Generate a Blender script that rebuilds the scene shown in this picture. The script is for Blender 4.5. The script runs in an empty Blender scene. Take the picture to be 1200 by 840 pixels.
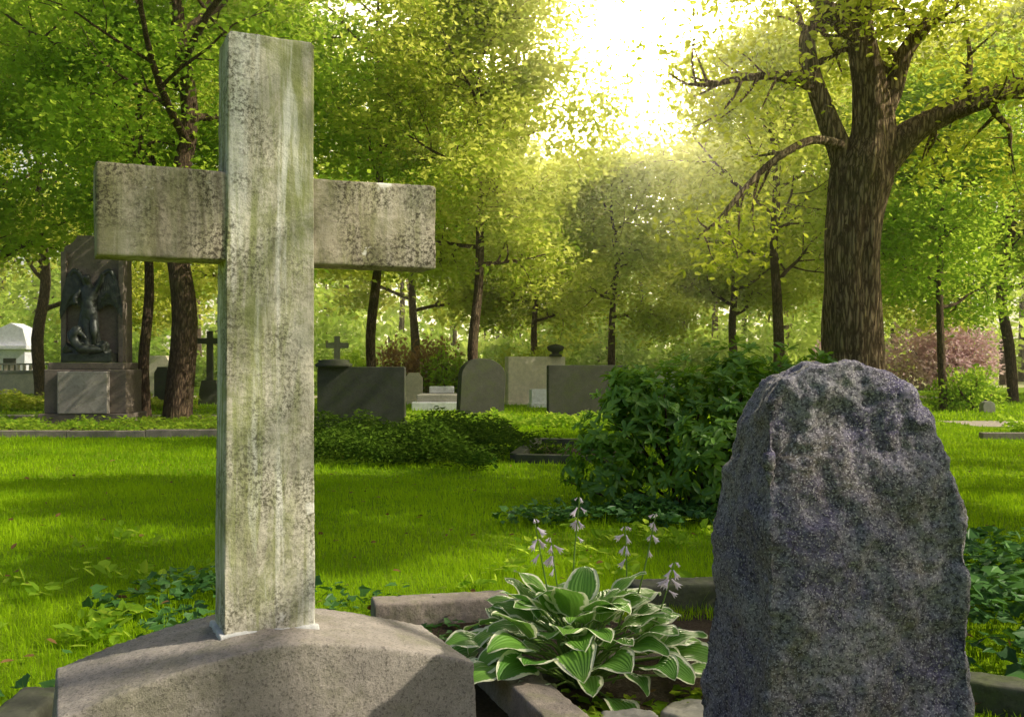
import bpy, bmesh, math, random
import numpy as np
from mathutils import Vector, noise, Matrix
R = np.random.default_rng(7)
scene = bpy.context.scene
COL = scene.collection
CAMH = 1.3
# ------------------------------------------------------------------ helpers
def link(o):
    COL.objects.link(o); return o

class MB:
    def __init__(s):
        s.v=[];s.l=[];s.t=[];s.m=[];s.r=[];s.e=[];s.n=0;s.sm=[]
    def add(s, verts, faces_flat, totals, mat=0, rnd=None, vv=None, smooth=False):
        verts=np.asarray(verts,dtype=np.float32).reshape(-1,3)
        s.v.append(verts); s.l.append(np.asarray(faces_flat,dtype=np.int32).ravel()+s.n)
        totals=np.asarray(totals,dtype=np.int32).ravel()
        s.t.append(totals); s.m.append(np.full(len(totals),mat,dtype=np.int32))
        s.sm.append(np.full(len(totals),smooth,dtype=bool))
        s.r.append(np.full(len(verts),0.5,dtype=np.float32) if rnd is None else np.asarray(rnd,dtype=np.float32).ravel())
        s.e.append(np.zeros(len(verts),dtype=np.float32) if vv is None else np.asarray(vv,dtype=np.float32).ravel())
        s.n+=len(verts)
    def build(s,name,mats,loc=(0,0,0),rotz=0.0,parent=None):
        me=bpy.data.meshes.new(name)
        v=np.concatenate(s.v);l=np.concatenate(s.l);t=np.concatenate(s.t)
        me.vertices.add(len(v)); me.vertices.foreach_set('co',v.ravel())
        me.loops.add(len(l)); me.loops.foreach_set('vertex_index',l)
        me.polygons.add(len(t))
        st=np.concatenate([[0],np.cumsum(t)[:-1]]).astype(np.int32)
        me.polygons.foreach_set('loop_start',st); me.polygons.foreach_set('loop_total',t)
        me.polygons.foreach_set('material_index',np.concatenate(s.m))
        me.polygons.foreach_set('use_smooth',np.concatenate(s.sm))
        a=me.attributes.new('rnd','FLOAT','POINT'); a.data.foreach_set('value',np.concatenate(s.r))
        a=me.attributes.new('vv','FLOAT','POINT'); a.data.foreach_set('value',np.concatenate(s.e))
        me.update(calc_edges=True); me.validate()
        for m in mats: me.materials.append(m)
        o=bpy.data.objects.new(name,me); o.location=loc; o.rotation_euler=(0,0,rotz); link(o)
        if parent: o.parent=parent
        return o

def nrm(a): return a/np.maximum(np.linalg.norm(a,axis=-1,keepdims=True),1e-6)
def scatter(mb,tv,tf,tt,pos,d,n,scale,mat=0,rnd=None,smooth=False):
    tv=np.asarray(tv,dtype=np.float32); N=len(pos); k=len(tv)
    x=nrm(d); z=nrm(n-(n*x).sum(1,keepdims=True)*x); y=np.cross(z,x)
    sc=np.asarray(scale,dtype=np.float32)
    if sc.ndim==1: sc=np.repeat(sc[:,None],3,1)
    V=(pos[:,None,:]+tv[None,:,0:1]*sc[:,None,0:1]*x[:,None,:]+tv[None,:,1:2]*sc[:,None,1:2]*y[:,None,:]+tv[None,:,2:3]*sc[:,None,2:3]*z[:,None,:])
    F=np.asarray(tf,dtype=np.int32)[None,:]+np.arange(N,dtype=np.int32)[:,None]*k
    T=np.tile(np.asarray(tt,dtype=np.int32),N)
    if rnd is None: rnd=R.random(N)
    mb.add(V.reshape(-1,3),F,T,mat,np.repeat(rnd,k),None,smooth)
L4=([(0,0,0),(.45,.34,.07),(1,0,-.06),(.45,-.34,.07)],[0,3,2,1],[4])
L6=([(0,0,0),(.3,.26,.06),(.7,.22,.04),(1,0,-.08),(.7,-.22,.04),(.3,-.26,.06)],[0,3,2,1,0,5,4,3],[4,4])
LR=([(0,0,0),(.35,.17,.04),(.75,.16,.0),(1,0,-.12),(.75,-.16,.0),(.35,-.17,.04)],[0,3,2,1,0,5,4,3],[4,4])
LI=([(0,0,0),(-.12,.38,0),(.35,.5,.03),(.5,.3,.03),(1,0,-.08),(.5,-.3,.03),(.35,-.5,.03),(-.12,-.38,0)],[0,4,3,2,1,0,7,6,5,4],[5,5])

def catmull(P,rad,sub):
    P=[Vector(p) for p in P]; out=[];ro=[]
    n=len(P)
    for i in range(n-1):
        p0=P[max(i-1,0)];p1=P[i];p2=P[i+1];p3=P[min(i+2,n-1)]
        for s in range(sub):
            t=s/sub
            out.append(0.5*((2*p1)+(p2-p0)*t+(2*p0-5*p1+4*p2-p3)*t*t+(3*p1-p0-3*p2+p3)*t**3))
            ro.append(rad[i]*(1-t)+rad[i+1]*t)
    out.append(P[-1]);ro.append(rad[-1])
    return out,ro
def tube(mb,P,rad,sides=8,mat=0,rough=0.0,seed=0,rnd=0.5):
    P=[Vector(p) for p in P]; n=len(P)
    up=Vector((0,1,0)) if abs((P[1]-P[0]).normalized().y)<.9 else Vector((1,0,0))
    V=[]
    for i in range(n):
        t=(P[min(i+1,n-1)]-P[max(i-1,0)]).normalized()
        a=(up-up.dot(t)*t).normalized(); b=t.cross(a); up=a
        for j in range(sides):
            an=2*math.pi*j/sides; r=rad[i]
            dv=a*math.cos(an)+b*math.sin(an)
            if rough: r*=1+rough*noise.noise(Vector((dv.x*2.2+seed,dv.y*2.2,P[i].z*.5)))*1.6+rough*.5*noise.noise(Vector((dv.x*7+seed,dv.y*7,P[i].z*.8)))
            V.append(P[i]+dv*r)
    F=[];T=[]
    for i in range(n-1):
        for j in range(sides):
            j2=(j+1)%sides
            F+= [i*sides+j,i*sides+j2,(i+1)*sides+j2,(i+1)*sides+j]; T.append(4)
    F+=list(range((n-1)*sides,n*sides)); T.append(sides)
    mb.add([tuple(v) for v in V],F,T,mat,np.full(len(V),rnd),None,True)

# ------------------------------------------------------------------ materials
class NT:
    def __init__(s,name):
        s.m=bpy.data.materials.new(name); s.m.use_nodes=True; s.nt=s.m.node_tree; s.nt.nodes.clear()
        s.out=s.nt.nodes.new('ShaderNodeOutputMaterial')
    def n(s,t,**k):
        nd=s.nt.nodes.new(t)
        for a,b in k.items(): setattr(nd,a,b)
        return nd
    def L(s,a,b): s.nt.links.new(a,b)
    def coord(s,scale=(1,1,1),kind='Object'):
        tc=s.n('ShaderNodeTexCoord'); mp=s.n('ShaderNodeMapping'); mp.inputs['Scale'].default_value=scale
        s.L(tc.outputs[kind],mp.inputs[0]); return mp.outputs[0]
    def noise(s,co,scale,detail=6,rough=.6,dist=0):
        q=s.n('ShaderNodeTexNoise'); q.inputs['Scale'].default_value=scale; q.inputs['Detail'].default_value=detail
        q.inputs['Roughness'].default_value=rough; q.inputs['Distortion'].default_value=dist; s.L(co,q.inputs['Vector']); return q.outputs[0]
    def ramp(s,f,stops):
        r=s.n('ShaderNodeValToRGB'); e=r.color_ramp.elements
        while len(e)<len(stops): e.new(.5)
        for i,(p,c) in enumerate(stops):
            e[i].position=p; e[i].color=(c,c,c,1) if not hasattr(c,'__len__') else (*c,1)
        s.L(f,r.inputs[0]); return r.outputs[0]
    def mix(s,f,a,b,mode='MIX'):
        q=s.n('ShaderNodeMix',data_type='RGBA',blend_type=mode)
        if hasattr(f,'is_linked'): s.L(f,q.inputs[0])
        else: q.inputs[0].default_value=f
        for v,i in((a,6),(b,7)):
            if hasattr(v,'is_linked'): s.L(v,q.inputs[i])
            else: q.inputs[i].default_value=(*v,1)
        return q.outputs[2]
    def math(s,op,a,b=0.0,c=0.0):
        q=s.n('ShaderNodeMath',operation=op)
        for i,v in enumerate((a,b,c)):
            if hasattr(v,'is_linked'): s.L(v,q.inputs[i])
            else: q.inputs[i].default_value=v
        return q.outputs[0]
    def bump(s,h,st,dist=.02,prev=None):
        b=s.n('ShaderNodeBump'); b.inputs['Strength'].default_value=st; b.inputs['Distance'].default_value=dist
        s.L(h,b.inputs['Height'])
        if prev is not None: s.L(prev,b.inputs['Normal'])
        return b.outputs[0]
    def prin(s,col,rough=.9,nor=None,spec=.3,metal=0):
        p=s.n('ShaderNodeBsdfPrincipled')
        if hasattr(col,'is_linked'): s.L(col,p.inputs['Base Color'])
        else: p.inputs['Base Color'].default_value=(*col,1)
        p.inputs['Roughness'].default_value=rough; p.inputs['Specular IOR Level'].default_value=spec; p.inputs['Metallic'].default_value=metal
        if nor is not None: s.L(nor,p.inputs['Normal'])
        s.L(p.outputs[0],s.out.inputs[0]); return p

def leaf_mat(name,dark,light,trans,tw=.45,gloss=0,scale=.6,rough=.4):
    t=NT(name); at=t.n('ShaderNodeAttribute',attribute_name='rnd')
    nz=t.noise(t.coord(),scale,2,.5)
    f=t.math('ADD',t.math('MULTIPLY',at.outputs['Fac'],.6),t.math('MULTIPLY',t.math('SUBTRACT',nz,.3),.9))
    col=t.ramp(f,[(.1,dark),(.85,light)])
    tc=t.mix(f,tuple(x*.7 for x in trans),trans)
    d=t.n('ShaderNodeBsdfDiffuse'); t.L(col,d.inputs[0])
    tr=t.n('ShaderNodeBsdfTranslucent'); t.L(tc,tr.inputs[0])
    m1=t.n('ShaderNodeMixShader'); m1.inputs[0].default_value=tw; t.L(d.outputs[0],m1.inputs[1]); t.L(tr.outputs[0],m1.inputs[2])
    if gloss:
        g=t.n('ShaderNodeBsdfGlossy'); g.inputs['Roughness'].default_value=rough; g.inputs[0].default_value=(1,1,1,1)
        m2=t.n('ShaderNodeMixShader'); m2.inputs[0].default_value=gloss; t.L(m1.outputs[0],m2.inputs[1]); t.L(g.outputs[0],m2.inputs[2]); m1=m2
    t.L(m1.outputs[0],t.out.inputs[0]); return t.m

LEAF=leaf_mat('leaf_green',(.08,.20,.012),(.30,.46,.04),(.68,.88,.08),.55)
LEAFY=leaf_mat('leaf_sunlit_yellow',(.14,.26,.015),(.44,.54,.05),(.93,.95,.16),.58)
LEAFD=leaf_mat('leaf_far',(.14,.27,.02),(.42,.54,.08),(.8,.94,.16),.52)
LEAFO=leaf_mat('leaf_oak',(.12,.22,.010),(.40,.48,.03),(.9,.93,.10),.58)
RHODO=leaf_mat('leaf_rhododendron',(.05,.15,.012),(.26,.46,.04),(.35,.6,.03),.3,.035,1.2,.45)
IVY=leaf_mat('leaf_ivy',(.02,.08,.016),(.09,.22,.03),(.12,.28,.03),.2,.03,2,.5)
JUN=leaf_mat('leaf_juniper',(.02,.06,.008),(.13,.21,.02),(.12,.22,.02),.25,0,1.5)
GRASSM=leaf_mat('grass_blades',(.09,.22,.006),(.33,.50,.012),(.55,.80,.018),.42,0,.7)
PINK=leaf_mat('leaf_pink',(.6,.36,.38),(.85,.62,.64),(.8,.6,.6),.4)
BROWN=leaf_mat('leaf_copper',(.22,.12,.05),(.42,.27,.13),(.5,.3,.12),.4)
DEAD=leaf_mat('leaf_dead',(.1,.05,.02),(.3,.18,.07),(.25,.13,.05),.2)

def bark_mat(name,a,b,scale=1):
    t=NT(name); co=t.coord((7*scale,7*scale,1.1*scale))
    n1=t.noise(co,2.2,8,.65,.6); n2=t.noise(t.coord(),1.2,4)
    v=t.n('ShaderNodeTexVoronoi',feature='DISTANCE_TO_EDGE'); v.inputs['Scale'].default_value=2.4
    mv=t.n('ShaderNodeVectorMath',operation='ADD'); t.L(co,mv.inputs[0]); t.L(n1,mv.inputs[1]); t.L(mv.outputs[0],v.inputs['Vector'])
    h=t.math('ADD',t.ramp(v.outputs[0],[(0,0),(.35,1)]),t.math('MULTIPLY',n1,.8))
    col=t.ramp(h,[(.2,tuple(x*.22 for x in a)),(.7,a),(1.,b)])
    col=t.mix(t.ramp(n2,[(.5,0),(.75,.55)]),col,(.12,.13,.03))
    t.prin(col,.95,t.bump(h,1.0,.045),.15); return t.m
BARK=bark_mat('bark_oak',(.20,.13,.075),(.45,.32,.19))
BARK2=bark_mat('bark_dark',(.12,.08,.05),(.25,.17,.10),1.5)

def stone_mat(name,a,b,speck=(.04,.04,.035),spk=.5,moss=(.12,.14,.04),mossamt=.4,scale=1.0,bump=.5,fine=70,rng=(.32,.68)):
    t=NT(name); co=t.coord((scale,)*3)
    big=t.noise(co,2.3,7,.6,.5); mid=t.noise(co,9,8,.7); fin=t.noise(co,fine,5,.7); fin2=t.noise(co,fine*2.6,2,.5)
    col=t.mix(t.ramp(big,[(rng[0],0),(rng[1],1)]),b,a)
    col=t.mix(t.ramp(mid,[(.42,0),(.62,.55)]),col,tuple(x*.6 for x in a))
    mo=t.noise(co,3.4,9,.72,.3)
    col=t.mix(t.math('MULTIPLY',t.ramp(mo,[(.48,0),(.62,1)]),mossamt),col,moss)
    col=t.mix(t.math('MULTIPLY',t.ramp(fin,[(.52,0),(.63,1)]),spk),col,speck)
    col=t.mix(t.math('MULTIPLY',t.ramp(fin2,[(.58,0),(.68,1)]),spk*.5),col,tuple(min(1,x*1.5) for x in a))
    nb=t.bump(mid,bump,.012); nb=t.bump(fin,bump,.004,nb)
    t.prin(col,.92,nb,.2); return t.m
def cross_mat(name,a,b,dark,green,dk,gr,st,grime):
    t=NT(name); co=t.coord(); 
    big=t.noise(co,3.2,8,.65,.4); sv=t.noise(t.coord((11,11,.7)),1.0,7,.62,.3); sv2=t.noise(t.coord((17,17,1.4)),1.0,8,.7,.6)
    sv3=t.noise(t.coord((9,9,1.9)),1.3,9,.75,.8)
    pat=t.noise(co,5.0,10,.78,.5); fin=t.noise(co,95,4,.7); fin2=t.noise(co,240,2,.6); pt2=t.noise(co,3.6,7,.65)
    col=t.mix(t.ramp(big,[(.36,0),(.62,1)]),b,a)
    col=t.mix(t.math('MULTIPLY',t.ramp(sv2,[(.46,0),(.58,1)]),gr),col,green)
    col=t.mix(t.math('MULTIPLY',t.ramp(pat,[(.49,0),(.58,1)]),gr*.85),col,tuple(x*.8 for x in green))
    col=t.mix(t.math('MULTIPLY',t.ramp(sv3,[(.49,0),(.64,1)]),grime),col,tuple(x*2.0 for x in dark))
    col=t.mix(t.math('MULTIPLY',t.ramp(sv,[(.52,0),(.60,1)]),st),col,(.84,.82,.76))
    mk=t.ramp(pt2,[(.44,.06),(.57,1)])
    col=t.mix(t.math('MULTIPLY',t.math('MULTIPLY',t.ramp(fin,[(.47,0),(.58,1)]),mk),dk),col,dark)
    col=t.mix(t.math('MULTIPLY',t.math('MULTIPLY',t.ramp(fin2,[(.52,0),(.62,1)]),mk),dk*.6),col,tuple(x*1.3 for x in dark))
    col=t.mix(t.ramp(t.noise(co,14,4,.6),[(.66,0),(.70,.8)]),col,(.75,.72,.64))
    nb=t.bump(pat,.6,.01); nb=t.bump(fin,.7,.003,nb)
    t.prin(col,.93,nb,.15); return t.m
CROSS=cross_mat('weathered_cross_stone',(.74,.69,.57),(.48,.44,.34),(.085,.08,.05),(.28,.31,.10),.8,.72,.8,.5)
ARMS=cross_mat('dark_arm_stone',(.60,.53,.41),(.36,.31,.22),(.06,.05,.035),(.23,.23,.09),.9,.62,.08,.65)  # base tones darker and browner than the shaft, fewer pale streaks
PLINTH=stone_mat('plinth_stone',(.42,.37,.32),(.28,.25,.215),(.07,.06,.05),.65,(.15,.155,.07),.4,1.6,.6,fine=80)
DARKST=stone_mat('dark_gravestone_stone',(.105,.105,.075),(.06,.062,.045),(.03,.03,.022),.4,(.08,.10,.03),.6,1.2,.4,fine=25)
GREYST=stone_mat('grey_gravestone_stone',(.45,.42,.36),(.32,.30,.26),(.1,.1,.08),.3,(.2,.2,.1),.3,1.2,.4,fine=25)
PALEST=stone_mat('pale_stone',(.85,.74,.62),(.68,.58,.47),(.3,.26,.2),.2,(.5,.48,.35),.2,1.,.3,fine=25)
WHITEST=stone_mat('white_marble',(.88,.88,.9),(.75,.75,.8),(.4,.4,.4),.2,(.5,.5,.45),.1,1.,.2,fine=20)
MONST=stone_mat('monument_stone',(.24,.195,.155),(.16,.13,.105),(.05,.04,.03),.4,(.10,.09,.05),.3,.8,.4,fine=20)
MONLT=stone_mat('monument_light_stone',(.42,.38,.33),(.3,.27,.23),(.08,.07,.05),.3,(.15,.14,.08),.3,.8,.4,fine=20)
KERB=stone_mat('kerb_stone',(.38,.32,.26),(.24,.20,.17),(.07,.06,.04),.5,(.12,.14,.04),.4,2.5,.6,fine=50)
MORTAR=stone_mat('mortar',(.7,.7,.68),(.55,.55,.5),(.25,.25,.25),.3,(.35,.35,.3),.2,4,.4)

def granite():
    t=NT('rough_granite'); co=t.coord()
    big=t.noise(co,3.6,7,.65,.6); mid=t.noise(co,14,8,.7); fin=t.noise(co,100,3,.6); f2=t.noise(co,210,2,.5)
    col=t.mix(t.ramp(big,[(.42,0),(.58,1)]),(.095,.082,.15),(.205,.195,.215))
    col=t.mix(t.ramp(mid,[(.40,0),(.66,.65)]),col,(.30,.285,.31))
    col=t.mix(t.ramp(t.noise(co,4.3,8,.7,.4),[(.50,0),(.64,.7)]),col,(.14,.115,.065))
    col=t.mix(t.ramp(fin,[(.49,0),(.58,.7)]),col,(.022,.02,.028))
    col=t.mix(t.ramp(f2,[(.56,0),(.64,.6)]),col,(.55,.52,.54))
    nb=t.bump(mid,.7,.015); nb=t.bump(t.noise(co,45,6,.75),.6,.006,nb); nb=t.bump(fin,.5,.002,nb)
    t.prin(col,.8,nb,.22); return t.m
GRANITE=granite()

def bronze():
    t=NT('dark_bronze'); co=t.coord(); n=t.noise(co,12,6)
    t.prin(t.ramp(n,[(.3,(.02,.022,.02)),(.7,(.07,.08,.06))]),.45,t.bump(n,.5,.02),.5,.3); return t.m
BRONZE=bronze()

def ground_mat():
    t=NT('lawn_ground'); co=t.coord()
    n1=t.noise(co,.25,6,.6); n2=t.noise(co,8,6,.7); n3=t.noise(co,60,3,.7)
    col=t.mix(t.ramp(n1,[(.35,0),(.7,1)]),(.11,.22,.008),(.28,.40,.014))
    col=t.mix(t.ramp(n2,[(.4,0),(.7,.5)]),col,(.08,.15,.008))
    col=t.mix(t.ramp(n3,[(.45,0),(.7,.7)]),col,(.26,.42,.02))
    t.prin(col,1,t.bump(n3,.8,.04,t.bump(n2,.6,.05)),.05); return t.m
def soil_mat(name,a,b):
    t=NT(name); co=t.coord(); n2=t.noise(co,9,8,.7); n3=t.noise(co,70,4,.7)
    col=t.mix(n2,a,b); col=t.mix(t.ramp(n3,[(.4,0),(.65,.6)]),col,tuple(x*.4 for x in a))
    t.prin(col,1,t.bump(n3,1,.02,t.bump(n2,.7,.04)),.1); return t.m
SOIL=soil_mat('soil',(.07,.05,.03),(.13,.095,.06))
PATH=soil_mat('gravel_path',(.55,.47,.36),(.7,.6,.48))
FIELD=soil_mat('dry_field',(.6,.58,.3),(.75,.66,.4))

# ------------------------------------------------------------------ camera, sun, sky
cam=bpy.data.cameras.new('camera'); co=link(bpy.data.objects.new('camera',cam))
cam.lens=35; cam.sensor_width=36; cam.shift_y=.004; cam.clip_end=3000; cam.clip_start=.05
co.location=(0,0,CAMH); co.rotation_euler=(math.radians(90),0,0); scene.camera=co
SEL=math.radians(40); hx,hy=.985,-.17; hl=math.hypot(hx,hy); hx/=hl; hy/=hl
sv=Vector((hx*math.cos(SEL),hy*math.cos(SEL),math.sin(SEL)))
sl=bpy.data.lights.new('sun','SUN'); so=link(bpy.data.objects.new('sun',sl)); sl.energy=5; sl.angle=math.radians(.5); sl.color=(1,.92,.75)
so.rotation_euler=sv.to_track_quat('Z','Y').to_euler(); so.location=(20,-5,20)
w=bpy.data.worlds.new('World'); scene.world=w; w.use_nodes=True; nt=w.node_tree; nt.nodes.clear()
wo=nt.nodes.new('ShaderNodeOutputWorld'); bg=nt.nodes.new('ShaderNodeBackground'); sky=nt.nodes.new('ShaderNodeTexSky')
sky.sky_type='NISHITA'; sky.sun_disc=False; sky.sun_elevation=SEL; sky.sun_rotation=math.atan2(hx,hy); sky.dust_density=4; sky.air_density=1.0
bg.inputs[1].default_value=.12; nt.links.new(sky.outputs[0],bg.inputs[0])
tc=nt.nodes.new('ShaderNodeTexCoord'); dp=nt.nodes.new('ShaderNodeVectorMath'); dp.operation='DOT_PRODUCT'
nv=nt.nodes.new('ShaderNodeVectorMath'); nv.operation='NORMALIZE'; nt.links.new(tc.outputs['Generated'],nv.inputs[0])
gd=Vector((120/1167,1,365/1167)).normalized(); nt.links.new(nv.outputs[0],dp.inputs[0]); dp.inputs[1].default_value=gd
def wm(op,a,b):
    q=nt.nodes.new('ShaderNodeMath'); q.operation=op
    for i,v in enumerate((a,b)):
        if hasattr(v,'is_linked'): nt.links.new(v,q.inputs[i])
        else: q.inputs[i].default_value=v
    return q.outputs[0]
dd=wm('MAXIMUM',dp.outputs['Value'],0.0)
s=wm('ADD',wm('MULTIPLY',wm('POWER',dd,1500.),950.),wm('ADD',wm('MULTIPLY',wm('POWER',dd,160.),28.),wm('MULTIPLY',wm('POWER',dd,8.),2.4)))
bg2=nt.nodes.new('ShaderNodeBackground'); bg2.inputs[0].default_value=(1,.88,.58,1); nt.links.new(s,bg2.inputs[1])
ad=nt.nodes.new('ShaderNodeAddShader'); nt.links.new(bg.outputs[0],ad.inputs[0]); nt.links.new(bg2.outputs[0],ad.inputs[1]); nt.links.new(ad.outputs[0],wo.inputs[0])
scene.view_settings.view_transform='Standard'; scene.view_settings.look='None'; scene.view_settings.exposure=0

# scattering volume, added to spread the sky glow into a veil
def haze():
    bm=bmesh.new(); bmesh.ops.create_cube(bm,size=1)
    for v in bm.verts: v.co=Vector((v.co.x*120,34+v.co.y*48,11.0+v.co.z*22.1))
    me=bpy.data.meshes.new('haze'); bm.to_mesh(me); bm.free()
    m=bpy.data.materials.new('glow_haze'); m.use_nodes=True; n=m.node_tree; n.nodes.clear()
    o=n.nodes.new('ShaderNodeOutputMaterial'); v=n.nodes.new('ShaderNodeVolumeScatter'); v.inputs['Density'].default_value=.0043; v.inputs['Anisotropy'].default_value=.86
    v.inputs['Color'].default_value=(1,.95,.78,1); n.links.new(v.outputs[0],o.inputs['Volume']); me.materials.append(m); link(bpy.data.objects.new('haze',me))
haze()

# ------------------------------------------------------------------ ground
def sheet(name,pts,z,mat,sub=0):
    me=bpy.data.meshes.new(name); me.from_pydata([(x,y,z) for x,y in pts],[],[list(range(len(pts)))]); me.materials.append(mat)
    return link(bpy.data.objects.new(name,me))
sheet('ground',[(-400,-30),(400,-30),(400,900),(-400,900)],0,ground_mat())
sheet('gravel_path',[(-40,23.2),(-3.5,22.6),(-3.5,24.6),(-40,25.4)],.004,PATH)
sheet('gravel_path',[(9.5,20.2),(40,19.0),(40,21.4),(9.5,22.2)],.004,PATH)
sheet('gravel_path',[(-14,36),(16,36),(16,39),(-14,39)],.004,PATH)
sheet('meadow',[(14,52),(90,52),(90,100),(14,100)],.004,FIELD)
sheet('soil_bed',[(-1.9,1.6),(1.3,1.6),(1.25,5.25),(-.75,4.9),(-1.0,4.0),(-1.7,3.6)],.004,SOIL)
sheet('soil_bed',[(-16,17.6),(-5.2,17.6),(-5.2,22),(-16,22)],.004,SOIL)
sheet('soil_bed',[(.15,13.0),(1.5,12.6),(1.9,15.2),(.5,15.6)],.004,SOIL)

# grass
def in_rects(x,y):
    m=np.zeros(len(x),bool)
    for a,b,c,d in [(-.85,1.2,1.6,5.0),(-1.65,-.8,1.6,3.6),(-16,-5.2,17.7,25.2),(.3,1.7,13,15.2),(9.5,40,19.2,22.0),(-2.8,-.1,12.8,16.2),(14,90,52,100),(-14,16,36,39)]:
        m|=(x>a)&(x<b)&(y>c)&(y<d)
    return m
gb=MB(); GB=([(-.5,0,0),(.5,0,0),(.36,.12,.5),(-.36,.12,.5),(0,.42,1)],[0,1,2,3,3,2,4],[4,3])
GT=([(-.5,0,0),(.5,0,0),(0,.35,1)],[0,1,2],[3])
for y0,y1,den,h,wd,tp in [(1.6,3.2,1500,.06,.005,GB),(3.2,6.5,3300,.05,.0045,GB),(6.5,11,1500,.05,.008,GB),(11,20,480,.055,.015,GT),(20,42,60,.07,.04,GT)]:
    xm=.6*y1+1.6; n=int(den*(y1-y0)*2*xm); x=R.uniform(-xm,xm,n); y=R.uniform(y0,y1,n)
    k=(np.abs(x)<.56*y+1.2)&~in_rects(x,y); x=x[k];y=y[k]
    pn=np.array([noise.noise(Vector((a*.9,b*.9,0))) for a,b in zip(x,y)])
    n=len(x); hh=h*R.uniform(.45,1.25,n)*(1+.7*np.clip(pn,-.5,1)); tall=R.random(n)<.012; hh[tall]*=2.0
    pos=np.stack([x,y,np.zeros(n)],1); a=R.uniform(0,2*math.pi,n)
    d=np.stack([np.cos(a),np.sin(a),np.zeros(n)],1); up=np.stack([R.normal(0,.38,n),R.normal(0,.38,n),np.ones(n)],1)
    scatter(gb,tp[0],tp[1],tp[2],pos,d,up,np.stack([np.full(n,wd)*R.uniform(.7,1.4,n),hh,hh],1),0,np.clip(R.random(n)*.8+pn*.8+.1,0,1))
gb.build('lawn_grass',[GRASSM])

# ------------------------------------------------------------------ trees
def grow(mb,p,d,length,r,level,tips,rng,sides,droop=0.0):
    n=4 if level<2 else 3; pts=[p.copy()];rad=[r];q=p.copy();dd=d.normalized()
    for i in range(n):
        dd=(dd+Vector((rng.gauss(0,.17),rng.gauss(0,.17),rng.gauss(0,.12)+.05-droop))).normalized()
        q=q+dd*(length/n); pts.append(q.copy()); rad.append(max(r*(1-(i+1)/n*.8),.006))
    P,Rr=catmull(pts,rad,2); tube(mb,P,Rr,sides,0)
    if level>=2:
        tips+= [P[-1],P[len(P)//2],P[int(len(P)*.75)]]; return
    tips.append(P[-1])
    nk={0:rng.randint(5,7),1:rng.randint(3,4)}[level]
    for k in range(nk):
        i=int((.25+.75*(k+.5)/nk)*(len(P)-1)); base=P[i]; t=(P[min(i+1,len(P)-1)]-P[i-1]).normalized()
        s=Vector((rng.gauss(0,1),rng.gauss(0,1),rng.gauss(0,.45))); s=(s-s.dot(t)*t).normalized()
        grow(mb,base,(t*.6+s*.8),length*rng.uniform(.4,.6),Rr[i]*.6,level+1,tips,rng,max(sides-2,4),droop*1.3)
def leaves(mb,tips,per,sig,size,tmpl,rs,mat=1,hole=None):
    C=np.array([tuple(t) for t in tips]); n=int(len(C)*per)
    idx=R.integers(0,len(C),n); pos=C[idx]+R.normal(0,1,(n,3))*np.array([sig,sig,sig*.4])
    cr=R.random(len(C))[idx]
    d=R.normal(0,1,(n,3)); d[:,2]=d[:,2]*.5-.25
    nn=R.normal(0,.55,(n,3)); nn[:,2]+=.8
    scatter(mb,tmpl[0],tmpl[1],tmpl[2],pos,d,nn,size*R.uniform(.6,1.25,n),mat,np.clip(cr*.6+R.random(n)*.4,0,1))
def tree(name,x,y,H,r,cb,Rc,leafmat,per,size,seed,lean=(0,0),nl=13,sig=.34,gap=None,bark=BARK2,droop=.02):
    rng=random.Random(seed); mb=MB(); tips=[]
    n=7; P=[];rad=[]
    for i in range(n):
        t=i/(n-1); P.append(Vector((lean[0]*t+rng.gauss(0,.009*H)*(t>0),lean[1]*t+rng.gauss(0,.01*H)*(t>0),H*.93*t))); rad.append(r*(1-t)**.8*1.0+.02)
    rad[0]=r*1.25; P.insert(1,P[0]*.93+P[1]*.07+Vector((0,0,.0))); P[1].z=.35; rad.insert(1,r*1.02)
    PP,RR=catmull(P,rad,4); tube(mb,PP,RR,14,0,.10,seed)
    for k in range(nl):
        t=(k+.5)/nl; z=cb+(H*.93-cb)*t**.9
        i=min(range(len(PP)),key=lambda j:abs(PP[j].z-z)); a=k*2.4+rng.uniform(-.4,.4)
        prof=math.sin(math.pi*min(1,(.22+.74*t)))**.6
        el=.15+.75*t
        d=Vector((math.cos(a)*math.cos(el),math.sin(a)*math.cos(el),math.sin(el)))
        grow(mb,PP[i],d,Rc*prof*rng.uniform(.75,1.1),RR[i]*.5+.01,0,tips,rng,7,droop)
    if gap is not None:   # added shade trees: foliage in separate masses so sun patches pass through
        tips=[q for q in tips if noise.noise(q*.75+Vector((seed,0,0)))>gap]
    leaves(mb,tips,per,sig*(1+y/60),size,L4,seed)
    return mb.build(name,[bark,leafmat],(x,y,0))
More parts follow.
